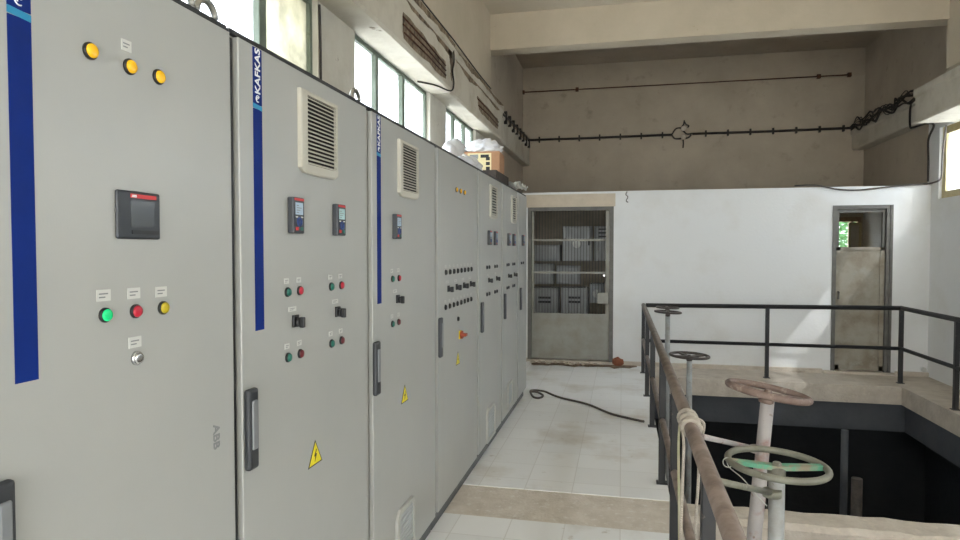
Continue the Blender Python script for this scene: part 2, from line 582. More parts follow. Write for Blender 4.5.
# right wall with windows
RB = [(-4.0, -2.3), (-1.7, 0.0), (0.6, 2.3), (2.9, 4.9), (5.5, 8.52)]  # only the far window is in view; the nearer ones are added for light
ZRS, ZRT = 2.13, 2.96
bm = NB()
t0, t1 = XR, XR + .24
add_box(bm, (t0, YF, -.2), (t1, YG + .2, ZRS))
add_box(bm, (t0, YF, ZRT), (t1, YG + .2, 4.8))
ys = YF
for a, b in RB:
    add_box(bm, (t0, ys, ZRS), (t1, a, ZRT))
    ys = b
add_box(bm, (t0, ys, ZRS), (t1, YG + .2, ZRT))
struct('wall_right', bm, 'wallwhite')
b4 = crane_beam('trim_6', XR, 3.20, YF, 8.12, 2.95, 3.32, -1)
b5 = crane_beam('trim_7', XR, 3.44, 8.12, YG, 3.06, 3.36, -1)
# raw plaster lining above the partition in the far bay
struct('wall_right_far', boxes(((XR - .012, YB + .1, WT), (XR, YG, 4.65))), 'wallgrey')
struct('wall_left_far', boxes(((XL, YB + .1, WT), (XL + .012, YG, 4.65)), ((XL, 7.42, 3.4), (XL + .012, YB + .1, 4.65))), 'wallgrey')
struct('wall_right_far_upper', boxes(((XR - .012, 7.42, 3.36), (XR, YB + .1, 4.65))), 'wallgrey')

# cross beam + ceilings
struct('trim_8', boxes(((XL, 7.2, 3.80), (XR, 7.42, 4.8))), 'cream')
struct('ceiling', boxes(((XL - .24, YF - .2, ZC), (XR + .24, 7.2, ZC + .2))), 'ceil')
struct('ceiling_far', boxes(((XL - .24, 7.42, 4.62), (XR + .24, YG + .2, 4.82))), 'wallgrey')

# far grey wall with the opening of the back-room window
wr = on_y(834, 217, YG), on_y(866, 250, YG)
wx0, wx1, wz0, wz1 = 3.10, 3.60, 1.15, 2.04
bm = NB()
add_box(bm, (XL - .24, YG, -.2), (wx0, YG + .2, 4.8))
add_box(bm, (wx1, YG, -.2), (XR + .24, YG + .2, 4.8))
add_box(bm, (wx0, YG, -.2), (wx1, YG + .2, wz0))
add_box(bm, (wx0, YG, wz1), (wx1, YG + .2, 4.8))
struct('wall_back', bm, 'wallgrey')
bm = boxes(((XL, YG - .014, 4.19), (XR, YG, 4.215)))
struct('trim_9', bm, 'wallgrey')

# white partition with two door openings, roof slab of the low room
D1 = (-1.26, -0.11, 0.03, 2.11)
D2 = (2.545, 3.215, 0.03, 2.08)
bm = NB()
add_box(bm, (XL, YB, 0), (D1[0], YB + .12, WT))
add_box(bm, (D1[1], YB, 0), (D2[0], YB + .12, WT))
add_box(bm, (D2[1], YB, 0), (XR, YB + .12, WT))
add_box(bm, (D1[0], YB + .005, D1[3]), (D1[1], YB + .12, WT))
add_box(bm, (D2[0], YB, D2[3]), (D2[1], YB + .12, WT))
struct('wall_partition', bm, 'wallwhite')
struct('trim_10', boxes(((D1[0] - .1, YB - .008, D1[3]), (D1[1] + .02, YB + .004, WT - .03))), 'lintel')
struct('ceiling_back_room', boxes(((XL, YB + .12, WT - .12), (XR, YG, WT - .02))), 'room')
struct('floor_back_room', boxes(((XL, YB, -.2), (XR, YG, 0.0))), 'concrete')
struct('trim_11', boxes(((D1[0], YB, 0), (D1[1], YB + .12, .03)), ((D2[0] - .1, YB - .06, 0), (D2[1] + .05, YB + .12, .03))), 'concrete')
bm = boxes(((XL, YB - .045, 0), (D1[0], YB, .05)), ((D1[1], YB - .045, 0), (D2[0] - .1, YB, .05)), ((D2[1] + .05, YB - .045, 0), (XR, YB, .05)))
struct('baseboard_back', bm, 'concrete')
# divider inside the back room
struct('wall_back_room', boxes(((1.45, YB + .12, 0), (1.55, YG, WT - .12)), ((XL + .02, YG - .03, 0), (1.45, YG, WT - .12))), 'room')

# wall behind the photographer: unseen wide gateway added to light the room
bm = NB()
GW = (-1.3, 2.9, 3.5)
add_box(bm, (XL - .24, YF - .2, -.2), (GW[0], YF, 4.8))
add_box(bm, (GW[1], YF - .2, -.2), (XR + .24, YF, 4.8))
add_box(bm, (GW[0], YF - .2, GW[2]), (GW[1], YF, 4.8))
struct('wall_front', bm, 'wallwhite')
# outdoor ground
struct('ground', boxes(((-40, -40, -.5), (40, YF - .2, -.3)), ((-40, YG + .2, -.5), (40, 50, -.3)), ((-40, YF - .2, -.5), (XL - .24, YG + .2, -.3)), ((XR + .24, YF - .2, -.5), (40, YG + .2, -.3))), 'ground')


# ------------------------------------------------------------------ windows
def side_window(name, X, s, y0, y1, z0, z1, muls, fm, panes, fw=.03):
    """s = +1 if the outside lies towards -X"""
    r = struct_root(name, (X, y0, z0))
    xa, xb = -.075 * s, -.035 * s
    H, L = z1 - z0, y1 - y0
    bm = NB()
    add_box(bm, (xa, 0, 0), (xb, L, fw))
    add_box(bm, (xa, 0, H - fw), (xb, L, H))
    add_box(bm, (xa, 0, fw), (xb, fw, H - fw))
    add_box(bm, (xa, L - fw, fw), (xb, L, H - fw))
    obj('window_frame', bm, fm, r)
    edges = [fw]
    for a, b in muls:
        bm = NB()
        add_bevel_box(bm, (xa - .006 * s, a - y0, fw), (xb + .012 * s, b - y0, H - fw), .006)
        obj('mullion', bm, fm, r)
        edges += [a - y0, b - y0]
    edges.append(L - fw)
    for i in range(0, len(edges), 2):
        bm = boxes(((xa * .8, edges[i], fw), (xa * .8 + .004, edges[i + 1], H - fw)))
        obj('pane', bm, panes[i // 2], r)
    return r


def thirds(a, b, w=.08):
    L = (b - a)
    return [(a + L / 3 - w / 2, a + L / 3 + w / 2), (a + 2 * L / 3 - w / 2, a + 2 * L / 3 + w / 2)]


for i, (a, b) in enumerate(WB):
    mu = {3: [(2.12, 2.17), (2.80, 2.865)], 4: [(4.29, 4.34), (4.85, 4.91)], 5: [(6.42, 6.47), (6.88, 6.93)]}.get(i, thirds(a, b))
    side_window('window_%d' % (i + 1), XL, 1, a, b, ZS, ZT, mu, 'winframe', ['glass', 'glass', 'glassyellow'] if i == 3 else ['glass'] * 3)
for i, (a, b) in enumerate(RB):
    side_window('window_%d' % (i + 7), XR, -1, a, b, ZRS, ZRT, thirds(a, b), 'winframe_cream', ['glass'] * 3, .085)
side_window('window_13', XL, 1, BW[0], BW[1], BW[2], BW[3], thirds(BW[0], BW[1]), 'winframe', ['glass'] * 3)  # out of view, put in to brighten the switch boxes
# small back-room window with its wooden frame, one sash open
r = struct_root('window_12', (wx0, YG, wz0))
w, h = wx1 - wx0, wz1 - wz0
bm = boxes(((0, .02, 0), (w, .1, .05)), ((0, .02, h - .07), (w, .1, h)), ((0, .02, .05), (.04, .1, h - .07)), ((w - .05, .02, .05), (w, .1, h - .07)))
obj('window_frame', bm, 'wood', r)
obj('mullion', boxes(((w * .70, .02, .05), (w * .70 + .04, .1, h - .07))), 'wood', r)
bm = NB()
for q in (((w * .60, -.05, .03), (w * .60 + .03, -.01, h - .09)), ((w - .05, -.05, .03), (w - .02, -.01, h - .09)), ((w * .60 + .03, -.05, .03), (w - .05, -.01, .07)), ((w * .60 + .03, -.05, h - .13), (w - .05, -.01, h - .09))):
    add_box(bm, *q)
sa = obj('sash', bm, 'winframe_cream', r)
obj('sash_pane', boxes(((w * .60 + .03, -.035, .07), (w - .05, -.025, h - .13))), 'lintel', sa)


# ------------------------------------------------------------------ doors
def lerp(a, b, t):
    return a + (b - a) * t


r = struct_root('door_1', (D1[0], YB, D1[2]))
w, h = D1[1] - D1[0], D1[3] - D1[2]
bm = boxes(((0, 0, 0), (.05, .06, h)), ((w - .055, 0, 0), (w, .06, h)), ((.05, 0, h - .05), (w - .055, .06, h)))
obj('door_frame', bm, 'doorframe', r)
zl = .64
bm = NB()
add_box(bm, (.055, .02, .02), (w - .06, .035, zl))
for zz in (.02, zl - .04):
    add_box(bm, (.055, .01, zz), (w - .06, .045, zz + .04))
obj('lower_panel', bm, 'doorsteel', r)
bm = NB()
nb = 26
for i in range(nb):
    x = .075 + (w - .15) * i / (nb - 1)
    add_tube(bm, [(x, .028, zl), (x, .028, h - .05)], .0036, 6)
obj('bar_grille', bm, 'doorbar', r)
for zz in (1.18, 1.62):
    obj('crossbar', boxes(((.055, .012, zz), (w - .06, .04, zz + .028))), 'doorsteel', r)
bm = boxes(((.055, .01, zl), (.085, .045, h - .055)), ((w - .1, .01, zl), (w - .06, .045, h - .055)))
obj('leaf_stile', bm, 'doorsteel', r)
bm = NB()
add_bevel_box(bm, (w - .21, -.02, .78), (w - .06, .05, .93), .006)
obj('lock_box', bm, 'doorsteel', r)
bm = NB()
add_lathe(bm, [(-.05, .012), (-.045, .018), (-.02, .018)], 'Y', 14, 0, (w - .12, 0, 1.16))
obj('door_knob', bm, 'chrome', r)

r = struct_root('door_2', (D2[0], YB, D2[2]))
w, h = D2[1] - D2[0], D2[3] - D2[2]
bm = boxes(((0, -.01, 0), (.045, .07, h)), ((w - .07, -.01, 0), (w - .035, .05, h)), ((w - .03, -.015, 0), (w, .07, h)), ((.045, -.01, h - .045), (w - .07, .07, h)))
obj('door_frame', bm, 'doorframe', r)
zl = on_y(860, 247, YB).z - D2[2]
bm = NB()
add_box(bm, (.05, .03, .01), (w - .075, .045, zl - .02))
add_box(bm, (.05, .018, .01), (.10, .055, zl))
add_box(bm, (w - .125, .018, .01), (w - .075, .055, zl))
add_box(bm, (.05, .018, zl - .04), (w - .075, .055, zl))
add_box(bm, (.05, .018, .01), (w - .075, .055, .07))
obj('lower_panel', bm, 'dirtydoor', r)
bm = boxes(((.05, .018, zl), (.08, .055, h - .05)), ((w - .105, .018, zl), (w - .075, .055, h - .05)), ((.08, .018, h - .09), (w - .105, .055, h - .05)))
obj('upper_frame', bm, 'doorframe', r)
bm = boxes(((.08, .034, zl), (w - .105, .038, h - .09)))
obj('pane', bm, glass_mat('thin_clear_glass', (0.9, 0.92, 0.92), (150, 146, 138), 0.12), r)
bm = NB()
add_tube(bm, [(.075, .0, .98), (.075, -.03, .98), (.075, -.03, .9), (.075, 0, .9)], .008, 8)
obj('handle', bm, 'doorbar', r)


# ------------------------------------------------------------------ cabinets
XF = -0.97
MESH = {}


def cached(key, fn, mats):
    if key not in MESH:
        MESH[key] = to_mesh(key, fn(), mats)
    return MESH[key]


def bezel_bm(r=.0145, d=.006):
    bm = NB()
    add_lathe(bm, [(0, r), (d * .7, r), (d, r * .9), (d, r * .74), (d * .6, r * .72)], 'X', 20)
    return bm


def lens_bm(r=.0115, d=.011, flat=False):
    bm = NB()
    pr = [(.002, r), (d * .75, r), (d * .92, r * .9), (d, r * .6), (d * 1.02, r * .2)]
    add_lathe(bm, pr, 'X', 18)
    return bm


class Cab:
    def __init__(s, y0, y1, label, right=.03):
        s.y0 = y0
        s.root = thing('control_cabinet', label, 'electrical cabinet', (XF, y0, 0), 'control cabinets in a row')
        L = y1 - y0
        s.L = L
        bm = NB()
        add_bevel_box(bm, (-.62, 0, .08), (-.022, L, 2.085), .004)
        obj('body', bm, 'cab_frame', s.root)
        bm = boxes(((-.60, .004, 0), (-.035, L - .004, .08)))
        obj('plinth', bm, 'plinth', s.root)
        bm = boxes(((-.62, 0, 2.0855), (-.012, L, 2.098)))
        obj('roof_plate', bm, 'roofedge', s.root)
        bm = NB()
        add_bevel_box(bm, (-.02, .018, .095), (0, L - right, 2.08), .003)
        s.door = obj('door', bm, 'cab', s.root)

    def part(s, name, me, mats, y, z, parent=None, x=0.0):
        return obj(name, me, mats, s.root if parent is None else parent, (x, y - s.y0, z))

    def lamp(s, y, z, colour, name='indicator_lamp', big=1.0, bez='black', label=None):
        b = s.part(name, cached('bezel_%s_%.2f' % (bez, big), lambda: bezel_bm(.0145 * big), bez), None, y, z)
        obj('lens', cached('lens_%s_%.2f' % (colour, big), lambda: lens_bm(.0118 * big), colour), None, b)
        if label:
            b['label'] = label
        return b

    def plate(s, y, z, w=.034, h=.02):
        def f():
            bm = NB()
            add_box(bm, (0, -w / 2, -h / 2), (.0015, w / 2, h / 2), 0)
            for k in range(2):
                add_box(bm, (.0015, -w * .36, -h * .22 + k * h * .3), (.0018, w * (.1 + .2 * k), -h * .1 + k * h * .3), 1)
            return bm
        s.part('name_plate', cached('plate%.3f%.3f' % (w, h), f, ['plate', 'greyprint']), None, y, z)

    def selector(s, y, z):
        def f():
            bm = NB()
            add_bevel_box(bm, (0, -.016, -.014), (.008, .016, .022), .002)
            add_lathe(bm, [(.008, .0145), (.018, .0135), (.019, .012)], 'X', 18)
            add_bevel_box(bm, (.018, -.006, -.016), (.034, .006, .016), .0025)
            return bm
        s.part('selector_switch', cached('selector', f, 'black'), None, y, z)

    def keypad(s, y, z, green=False):
        """y, z: lower near corner"""
        w, h, d = .068, .108, .021

        def f():
            bm = NB()
            add_bevel_box(bm, (0, 0, 0), (d, w, h), .004)
            return bm
        k = s.part('drive_keypad', cached('keypad', f, 'darkgrey'), None, y, z)
        sc = 'lcdgreen' if green else 'lcd'

        def scr():
            bm = NB()
            add_box(bm, (d, .012, .056), (d + .0012, w - .012, .092), 0)
            for i in range(4):
                add_box(bm, (d + .0012, .016, .061 + i * .007), (d + .0015, .03 + .008 * ((i * 7) % 3), .0635 + i * .007), 1)
            return bm
        obj('screen', cached('screen' + sc, scr, [sc, 'greyprint']), None, k)

        def top():
            bm = NB()
            add_box(bm, (d, .006, .098), (d + .001, w - .006, .105))
            return bm
        obj('red_header', cached('kp_header', top, 'redprint'), None, k)

        def ring():
            bm = NB()
            add_tube(bm, [(d + .001, w / 2 + .012 * math.cos(a), .034 + .012 * math.sin(a)) for a in [2 * PI * i / 16 for i in range(16)]], .003, 6, closed=True)
            add_box(bm, (d, w / 2 - .005, .029), (d + .002, w / 2 + .005, .039))
            return bm
        obj('arrow_keys', cached('kp_ring', ring, 'keyblue'), None, k)

        for nm, y_, z_, m_, ww in (('soft_key', .013, .047, 'plate', .010), ('soft_key', w - .023, .047, 'plate', .010), ('stop_key', .013, .009, 'redprint', .013), ('start_key', w - .026, .009, 'green', .013)):
            def key():
                bm = NB()
                add_box(bm, (0, 0, 0), (.002, ww, .004 if m_ == 'plate' else .010))
                return bm
            obj(nm, cached('kp_' + nm, key, m_), None, k, (d, y_, z_))
        return k

    def vent(s, y0, y1, z0, z1, ns=17, back='ventdark', fm='vent'):
        w, h = y1 - y0, z1 - z0
        d = .014
        fl, fr, fb, ft = w * .15, w * .06, h * .10, h * .055
        bm = NB()
        # outer frame with a bowed lower edge
        out = [(0, h), (0, .012)] + [(w * t, -.004 * math.sin(PI * t)) for t in (.1, .25, .4, .5, .6, .75, .9)] + [(w, .012), (w, h)]
        bev = []
        for (xx, inset) in ((0, 0), (d * .8, 0), (d, .006)):
            ring = []
            for (u, v) in out:
                cu, cv = w / 2, h / 2
                du = inset if u < cu else -inset
                dv = inset if v < cv else -inset
                ring.append(bm.verts.new((xx, u + du, v + dv)))
            bev.append(ring)
        k = len(out)
        for a, b in zip(bev, bev[1:]):
            for i in range(k):
                bm.faces.new((a[i], a[(i + 1) % k], b[(i + 1) % k], b[i]))
        iv = [bm.verts.new((d, u, v)) for u, v in ((fl, h - ft), (fl, fb), (w - fr, fb), (w - fr, h - ft))]
        dv_ = [bm.verts.new((d * .25, u, v)) for u, v in ((fl, h - ft), (fl, fb), (w - fr, fb), (w - fr, h - ft))]
        o = bev[-1]
        # front ring: connect outline to inner rectangle
        bm.faces.new((o[0], o[1], iv[1], iv[0]))
        bm.faces.new([o[i] for i in range(1, k - 1)] + [iv[2], iv[1]])
        bm.faces.new((o[k - 2], o[k - 1], iv[3], iv[2]))
        bm.faces.new((o[k - 1], o[0], iv[0], iv[3]))
        for i in range(4):
            bm.faces.new((iv[i], iv[(i + 1) % 4], dv_[(i + 1) % 4], dv_[i]))
        v = s.part('vent_grille', bm, fm, y0, z0)
        bm = boxes(((.001, fl, fb), (.003, w - fr, h - ft)))
        obj('backing', bm, back, v)
        bm = NB()
        ih = h - ft - fb
        for i in range(ns):
            zc = fb + ih * (i + .5) / ns
            t = ih / ns * .5
            vs = [bm.verts.new(p) for p in ((.004, fl, zc + t * .6), (d * .95, fl, zc - t * .3), (d * .95, fl, zc - t * .8), (.004, fl, zc + t * .1),
                                            (.004, w - fr, zc + t * .6), (d * .95, w - fr, zc - t * .3), (d * .95, w - fr, zc - t * .8), (.004, w - fr, zc + t * .1))]
            for f in ((0, 1, 2, 3), (7, 6, 5, 4), (0, 4, 5, 1), (1, 5, 6, 2), (2, 6, 7, 3), (3, 7, 4, 0)):
                bm.faces.new([vs[j] for j in f])
        obj('louvres', bm, fm, v)
        return v

    def lower_filter(s, y0, y1, z0, z1):
        w, h = y1 - y0, z1 - z0
        bm = NB()
        c = .035
        o = [(0, 0), (w, 0), (w, h - c), (w - c, h), (c, h), (0, h - c)]
        i_ = [(.025, .025), (w - .025, .025), (w - .025, h - c - .012), (w - c - .008, h - .022), (c + .008, h - .022), (.025, h - c - .012)]
        lay = [[bm.verts.new((x, u, v)) for u, v in q] for x, q in ((0, o), (.012, o), (.014, [(lerp(a[0], b[0], .25), lerp(a[1], b[1], .25)) for a, b in zip(o, i_)]), (.014, i_), (.003, i_))]
        for a, b in zip(lay, lay[1:]):
            for k in range(6):
                bm.faces.new((a[k], a[(k + 1) % 6], b[(k + 1) % 6], b[k]))
        v = s.part('filter_frame', bm, 'cab_frame', y0, z0)
        bm = NB()
        add_prism(bm, i_, 'X', .001, .005)
        for k in range(9):
            zz = .03 + (h - .07) * k / 8
            add_box(bm, (.005, .026, zz), (.008, w - .026, zz + .008))
        obj('filter_insert', bm, 'filter', v)

    def handle(s, y, z0=.945, z1=1.162, w=.046):
        h = z1 - z0
        bm = NB()
        add_bevel_box(bm, (0, 0, 0), (.02, w, h), .008, 3)
        a = s.part('handle', bm, 'handle', y, z0, parent=s.door)
        bm = NB()
        add_bevel_box(bm, (.012, w * .24, h * .25), (.024, w * .76, h * .86), .004, 2)
        obj('lever', bm, 'lever', a)

    def strip(s, y, w=.043, z0=1.31, z1=2.076):
        bm = NB()
        zc = 1.918
        add_box(bm, (0, 0, 0), (.0012, w, zc - .006 - z0), 0)
        add_box(bm, (0, 0, zc + .006 - z0), (.0012, w, z1 - z0), 0)
        add_prism(bm, [(0, zc - .004 - z0), (w, zc - .008 - z0), (w, zc + .004 - z0), (0, zc + .008 - z0)], 'X', 0, .0016, 1)
        st = s.part('brand_strip', bm, ['blue', 'cyan'], y, z0)
        t = obj('lettering', text_mesh('lettering', 'KAFKAS', .0345, 'white', .0007), None, s.root)
        # runs upwards along the strip, facing +X: text x -> +Z, text y -> -Y
        t.parent = st
        t.matrix_local = Matrix(((0, 0, 1, .0016), (0, -1, 0, w * .5 + .0115), (1, 0, 0, 1.952 - z0), (0, 0, 0, 1)))
        bm = NB()
        for (r0, a0, a1) in ((.0085, .6, 5.2), (.004, 0.2, 4.0)):
            add_tube(bm, [(.0016, w * .5 + r0 * math.cos(lerp(a0, a1, i / 10)), 1.94 - z0 + r0 * math.sin(lerp(a0, a1, i / 10))) for i in range(11)], .0013, 5)
        obj('swirl_emblem', bm, 'white', st)

    def warning(s, y, z, sz=.097):
        h = sz * .83
        bm = NB()

        def tri(k, x0, x1, mi):
            cy, cz = 0, h * .36
            pts = [(-sz / 2, 0), (sz / 2, 0), (0, h)]
            pts = [(cy + (u - cy) * k, cz + (v - cz) * k) for u, v in pts]
            add_prism(bm, pts, 'X', x0, x1, mi)
        tri(1.0, 0, .001, 1)
        tri(.86, .001, .0014, 0)
        q = h
        add_prism(bm, [(.06 * q, .62 * q), (-.12 * q, .36 * q), (-.02 * q, .36 * q), (-.06 * q, .12 * q), (.13 * q, .44 * q), (.03 * q, .44 * q), (.12 * q, .62 * q)], 'X', .0014, .0018, 1)
        s.part('warning_sign', bm, ['warn', 'black'], y, z)

    def eye(s, y, x=-.035):
        bm = NB()
        add_tube(bm, [(0, .036 * math.cos(a), .008 + .034 * math.sin(a)) for a in [PI * i / 16 for i in range(17)]], .0085, 8)
        add_box(bm, (-.012, -.045, -.004), (.012, .045, .002))
        obj('lifting_eye', bm, 'steel', s.root, (x, y - s.y0, 2.102))


# nearest cabinet
c = Cab(.77, 1.462, 'nearest grey cabinet with black display panel and three amber lamps along its top', .004)
c.handle(.79)
c.strip(.853)
for y, z in ((1.017, 1.900), (1.115, 1.898), (1.197, 1.899)):
    c.lamp(y, z, 'yellow', big=1.12)
c.plate(1.108, 1.938, .026, .022)
bm = NB()
add_bevel_box(bm, (0, 0, 0), (.008, .119, .097), .004)
hm = c.part('display_panel', bm, 'hmi', 1.070, 1.552)
bm = boxes(((.008, .034, .026), (.0088, .100, .078)))
obj('screen', bm, 'screenoff', hm)
bm = boxes(((.008, .034, .083), (.0088, .106, .091)))
obj('red_header', bm, 'redprint', hm)
t = obj('lettering', text_mesh('lettering', 'ABB', .007, 'white', .0002), None, hm)
t.matrix_local = Matrix(((0, 0, 1, .0092), (1, 0, 0, .037), (0, 1, 0, .0845), (0, 0, 0, 1)))
bm = boxes(((.008, .036, .010), (.0095, .112, .018)))
obj('connector_slot', bm, 'black', hm)
c.lamp(1.041, 1.405, 'green_on', 'push_button', label='lit green push button')
c.lamp(1.120, 1.405, 'red', 'push_button', label='red push button')
c.lamp(1.200, 1.405, 'olive', 'push_button', label='dull yellow push button')
c.lamp(1.121, 1.309, 'chrome', 'push_button', bez='chrome', label='chrome push button')
for y, z in ((1.039, 1.443), (1.117, 1.442), (1.196, 1.440), (1.118, 1.342)):
    c.plate(y, z, .034, .022)
t = obj('lettering', text_mesh('lettering', 'ABB', .034, 'greyprint', .0008), None, c.root)
t.matrix_local = Matrix(((0, 0, 1, .0004), (0, 1, 0, 1.371 - c.y0), (-1, 0, 0, 1.102), (0, 0, 0, 1)))
c.eye(1.322)
c.eye(1.412)

obj('gap_shade_strip', boxes(((-.3, c.L + .001, .09), (-.006, c.L + .012, 2.07))), 'black', c.root)  # black strip that paints the shade in the gap between the cabinets
# second cabinet
c = Cab(1.476, 2.372, 'grey cabinet with two keypads side by side, second from the camera')
c.strip(1.558)
c.handle(1.496)
c.vent(1.800, 2.062, 1.772, 2.026)
for y, g in ((1.733, False), (2.034, True)):
    c.keypad(y, 1.580, g)
for a, b in ((1.728, 1.802), (2.020, 2.100)):
    c.lamp(a, 1.405, 'green', 'push_button')
    c.lamp(b, 1.405, 'red', 'push_button')
    c.lamp(a, 1.210, 'green', 'push_button')
    c.lamp(b, 1.210, 'darkred', 'push_button')
    c.selector((a + b) / 2 + .006, 1.311)
    for q in (a, b):
        c.plate(q - .004, 1.438, .026, .016)
        c.plate(q - .004, 1.244, .026, .016)
    c.plate((a + b) / 2 - .008, 1.352, .046, .014)
c.warning(1.897, .832)
c.eye(2.318)

# third cabinet
c = Cab(2.378, 3.298, 'grey cabinet with a single keypad below its vent, third from the camera')
c.strip(2.446)
c.handle(2.386, w=.05)
c.vent(2.690, 2.960, 1.772, 2.020)
c.keypad(2.620, 1.578)
c.lamp(2.618, 1.405, 'green', 'push_button')
c.lamp(2.700, 1.405, 'red', 'push_button')
c.lamp(2.616, 1.210, 'green', 'push_button')
c.lamp(2.692, 1.210, 'darkred', 'push_button')
c.selector(2.680, 1.310)
for q in (2.612, 2.694):
    c.plate(q, 1.440, .026, .016)
    c.plate(q, 1.243, .026, .016)
c.plate(2.650, 1.350, .046, .014)
c.warning(2.776, .832)
c.lower_filter(2.645, 2.895, .14, .365)

# fourth cabinet with button rows
c = Cab(3.304, 4.306, 'grey cabinet with rows of black buttons and a red rotary main switch')
c.handle(3.318)
for y in (3.712, 3.810, 3.910):
    c.lamp(y, 1.890, 'yellow', big=1.1)
for i in range(8):
    y = 3.476 + .0893 * i
    c.lamp(y, 1.404, 'black', 'push_button', big=1.1)
    c.lamp(y - .008, 1.207, 'black', 'push_button', big=1.1)
    c.plate(y, 1.437, .026, .014)
    c.plate(y - .008, 1.240, .026, .014)
for i in range(4):
    c.selector(3.530 + .184 * i, 1.305)
    c.plate(3.510 + .184 * i, 1.348, .05, .014)
c.lamp(3.752, 1.112, 'black', 'push_button')
bm = NB()
add_bevel_box(bm, (0, -.026, -.026), (.006, .026, .026), .003, 1, 1)
add_lathe(bm, [(.006, .026), (.02, .024), (.022, .02)], 'X', 18, 0)
add_bevel_box(bm, (.02, -.022, -.009), (.045, .022, .009), .003, 2, 0)
c.part('main_switch', bm, ['orange', 'warn'], 3.800, 1.010)
c.warning(3.752, .834)

# fifth and sixth, the small end one
c = Cab(4.314, 5.212, 'grey cabinet under the cardboard box, with two keypads and two pairs of switches')
c.handle(4.385)
c.vent(4.700, 4.960, 1.772, 2.02, 10)
ys_ = (4.63, 4.86)
for a in ys_:
    c.keypad(a, 1.567)
for a in (4.60, 4.90):
    for b, k in ((0, 'black'), (.085, 'black')):
        c.lamp(a + b, 1.402, k, 'push_button')
        c.lamp(a + b, 1.203, k, 'push_button')
    c.selector(a + .07, 1.302)
    c.plate(a + .04, 1.345, .05, .014)
c.lower_filter(4.580, 4.885, .10, .352)
c = Cab(5.220, 6.048, 'grey cabinet with crumpled white paper on its top, last but one before the mesh door')
c.handle(5.288)
c.vent(5.650, 5.900, 1.775, 2.02, 10)
for a in (5.46, 5.72):
    c.keypad(a, 1.567)
for a in (5.44, 5.74):
    for b in (0, .085):
        c.lamp(a + b, 1.402, 'black', 'push_button')
        c.lamp(a + b, 1.203, 'black', 'push_button')
    c.selector(a + .08, 1.302)
c.lower_filter(5.46, 5.70, .14, .365)
c = Cab(6.056, 6.640, 'narrow grey cabinet at the far end of the row beside the mesh door')
c.handle(6.15)
c.keypad(6.27, 1.572)
for a in (6.24, 6.36):
    c.lamp(a, 1.402, 'black', 'push_button')

# ------------------------------------------------------------------ things on top of the cabinets
ZTOP = 2.098
t = thing('storage_tray', 'dark flat tray under the cardboard box on top of the grey cabinets', 'tray', (-1.16, 5.36, ZTOP))
bm = NB()
add_box(bm, (-.13, -.30, 0), (.17, .28, .012))
for a, b in (((-.13, -.30, .012), (.17, -.285, .075)), ((-.13, .265, .012), (.17, .28, .075)), ((-.13, -.285, .012), (-.115, .265, .075)), ((.155, -.285, .012), (.17, .265, .075))):
    add_box(bm, a, b)
obj('tray_shell', bm, 'tray', t)

t = thing('cardboard_box', 'brown cardboard box with cream label lying on top of the cabinet row', 'box', (-1.15, 5.36, ZTOP + .0755), rot=(0, 0, R(3)))
bm = NB()
add_bevel_box(bm, (-.15, -.14, 0), (.15, .16, .175), .004)
obj('carton', bm, 'cardboard', t)
bm = NB()
add_box(bm, (-.12, -.1415, .015), (.08, -.140, .16), 0)
for i in range(3):
    add_box(bm, (.035, -.1425, .02 + .04 * i), (.068, -.1415, .047 + .04 * i), 1)
add_box(bm, (-.10, -.1425, .115), (-.03, -.1415, .15), 2)
add_box(bm, (-.01, -.1425, .122), (.06, -.1415, .148), 1)
add_box(bm, (-.10, -.1425, .03), (.0, -.1415, .036), 2)
add_box(bm, (-.10, -.1425, .05), (.01, -.1415, .056), 2)
obj('carton_label', bm, ['label_cream', 'black', 'greyprint'], t)
bm = boxes(((-.15, -.03, .175), (.15, .03, .1762)))
obj('packing_tape', bm, 'lintel', t)


def blob(name, label, cat, loc, sx, sy, sz, m, seed, amp=.3, group=None):
    rnd = random.Random(seed)
    bm = NB()
    bmesh.ops.create_icosphere(bm, subdivisions=4, radius=1)
    ph = [(Vector((rnd.uniform(-1, 1), rnd.uniform(-1, 1), rnd.uniform(-1, 1))) * rnd.uniform(3, 8), rnd.uniform(0, 6)) for _ in range(9)]
    for v in bm.verts:
        d = sum(abs(math.sin(k.dot(v.co) + p)) for k, p in ph) / 9 - .62
        co = v.co * (1 + amp * d * 2.2)
        v.co = Vector((co.x * sx, co.y * sy, max(co.z, -.55) * sz))
    zmin = min(v.co.z for v in bm.verts)
    for v in bm.verts:
        v.co.z -= zmin
    for f in bm.faces:
        f.smooth = True
    o = obj(name, bm, m, None, loc)
    return tag(o, label, cat, group)


blob('plastic_bag', 'large crumpled white plastic bag on the cabinets, behind and left of the cardboard box', 'bag', (-1.45, 5.55, ZTOP), .13, .42, .25, 'bag', 1, .3)
blob('plastic_bag', 'small crumpled white plastic bag lying on top of the brown cardboard box', 'bag', (-1.15, 5.36, ZTOP + .0755 + .1765), .14, .14, .075, 'bag', 5, .5)
blob('plastic_bag', 'flat scrap of white plastic at the cabinet edge in front of the large bag', 'bag', (-1.10, 4.55, ZTOP), .08, .26, .07, 'bag', 8, .5)
bm = NB()
rnd = random.Random(4)
g = 9
vs = [[bm.verts.new((-.10 + .2 * i / g, -.22 + .5 * j / g + rnd.uniform(-.01, .01),   .012 + .06 * abs(math.sin(i * .9 + j * 1.1)) + rnd.uniform(0, .012))) for j in range(g + 1)] for i in range(g + 1)]
for i in range(g):
    for j in range(g):
        bm.faces.new((vs[i][j], vs[i + 1][j], vs[i + 1][j + 1], vs[i][j + 1]))
bmesh.ops.solidify(bm, geom=bm.faces[:], thickness=.003)
zm = min(v.co.z for v in bm.verts)
for v in bm.verts:
    v.co.z -= zm
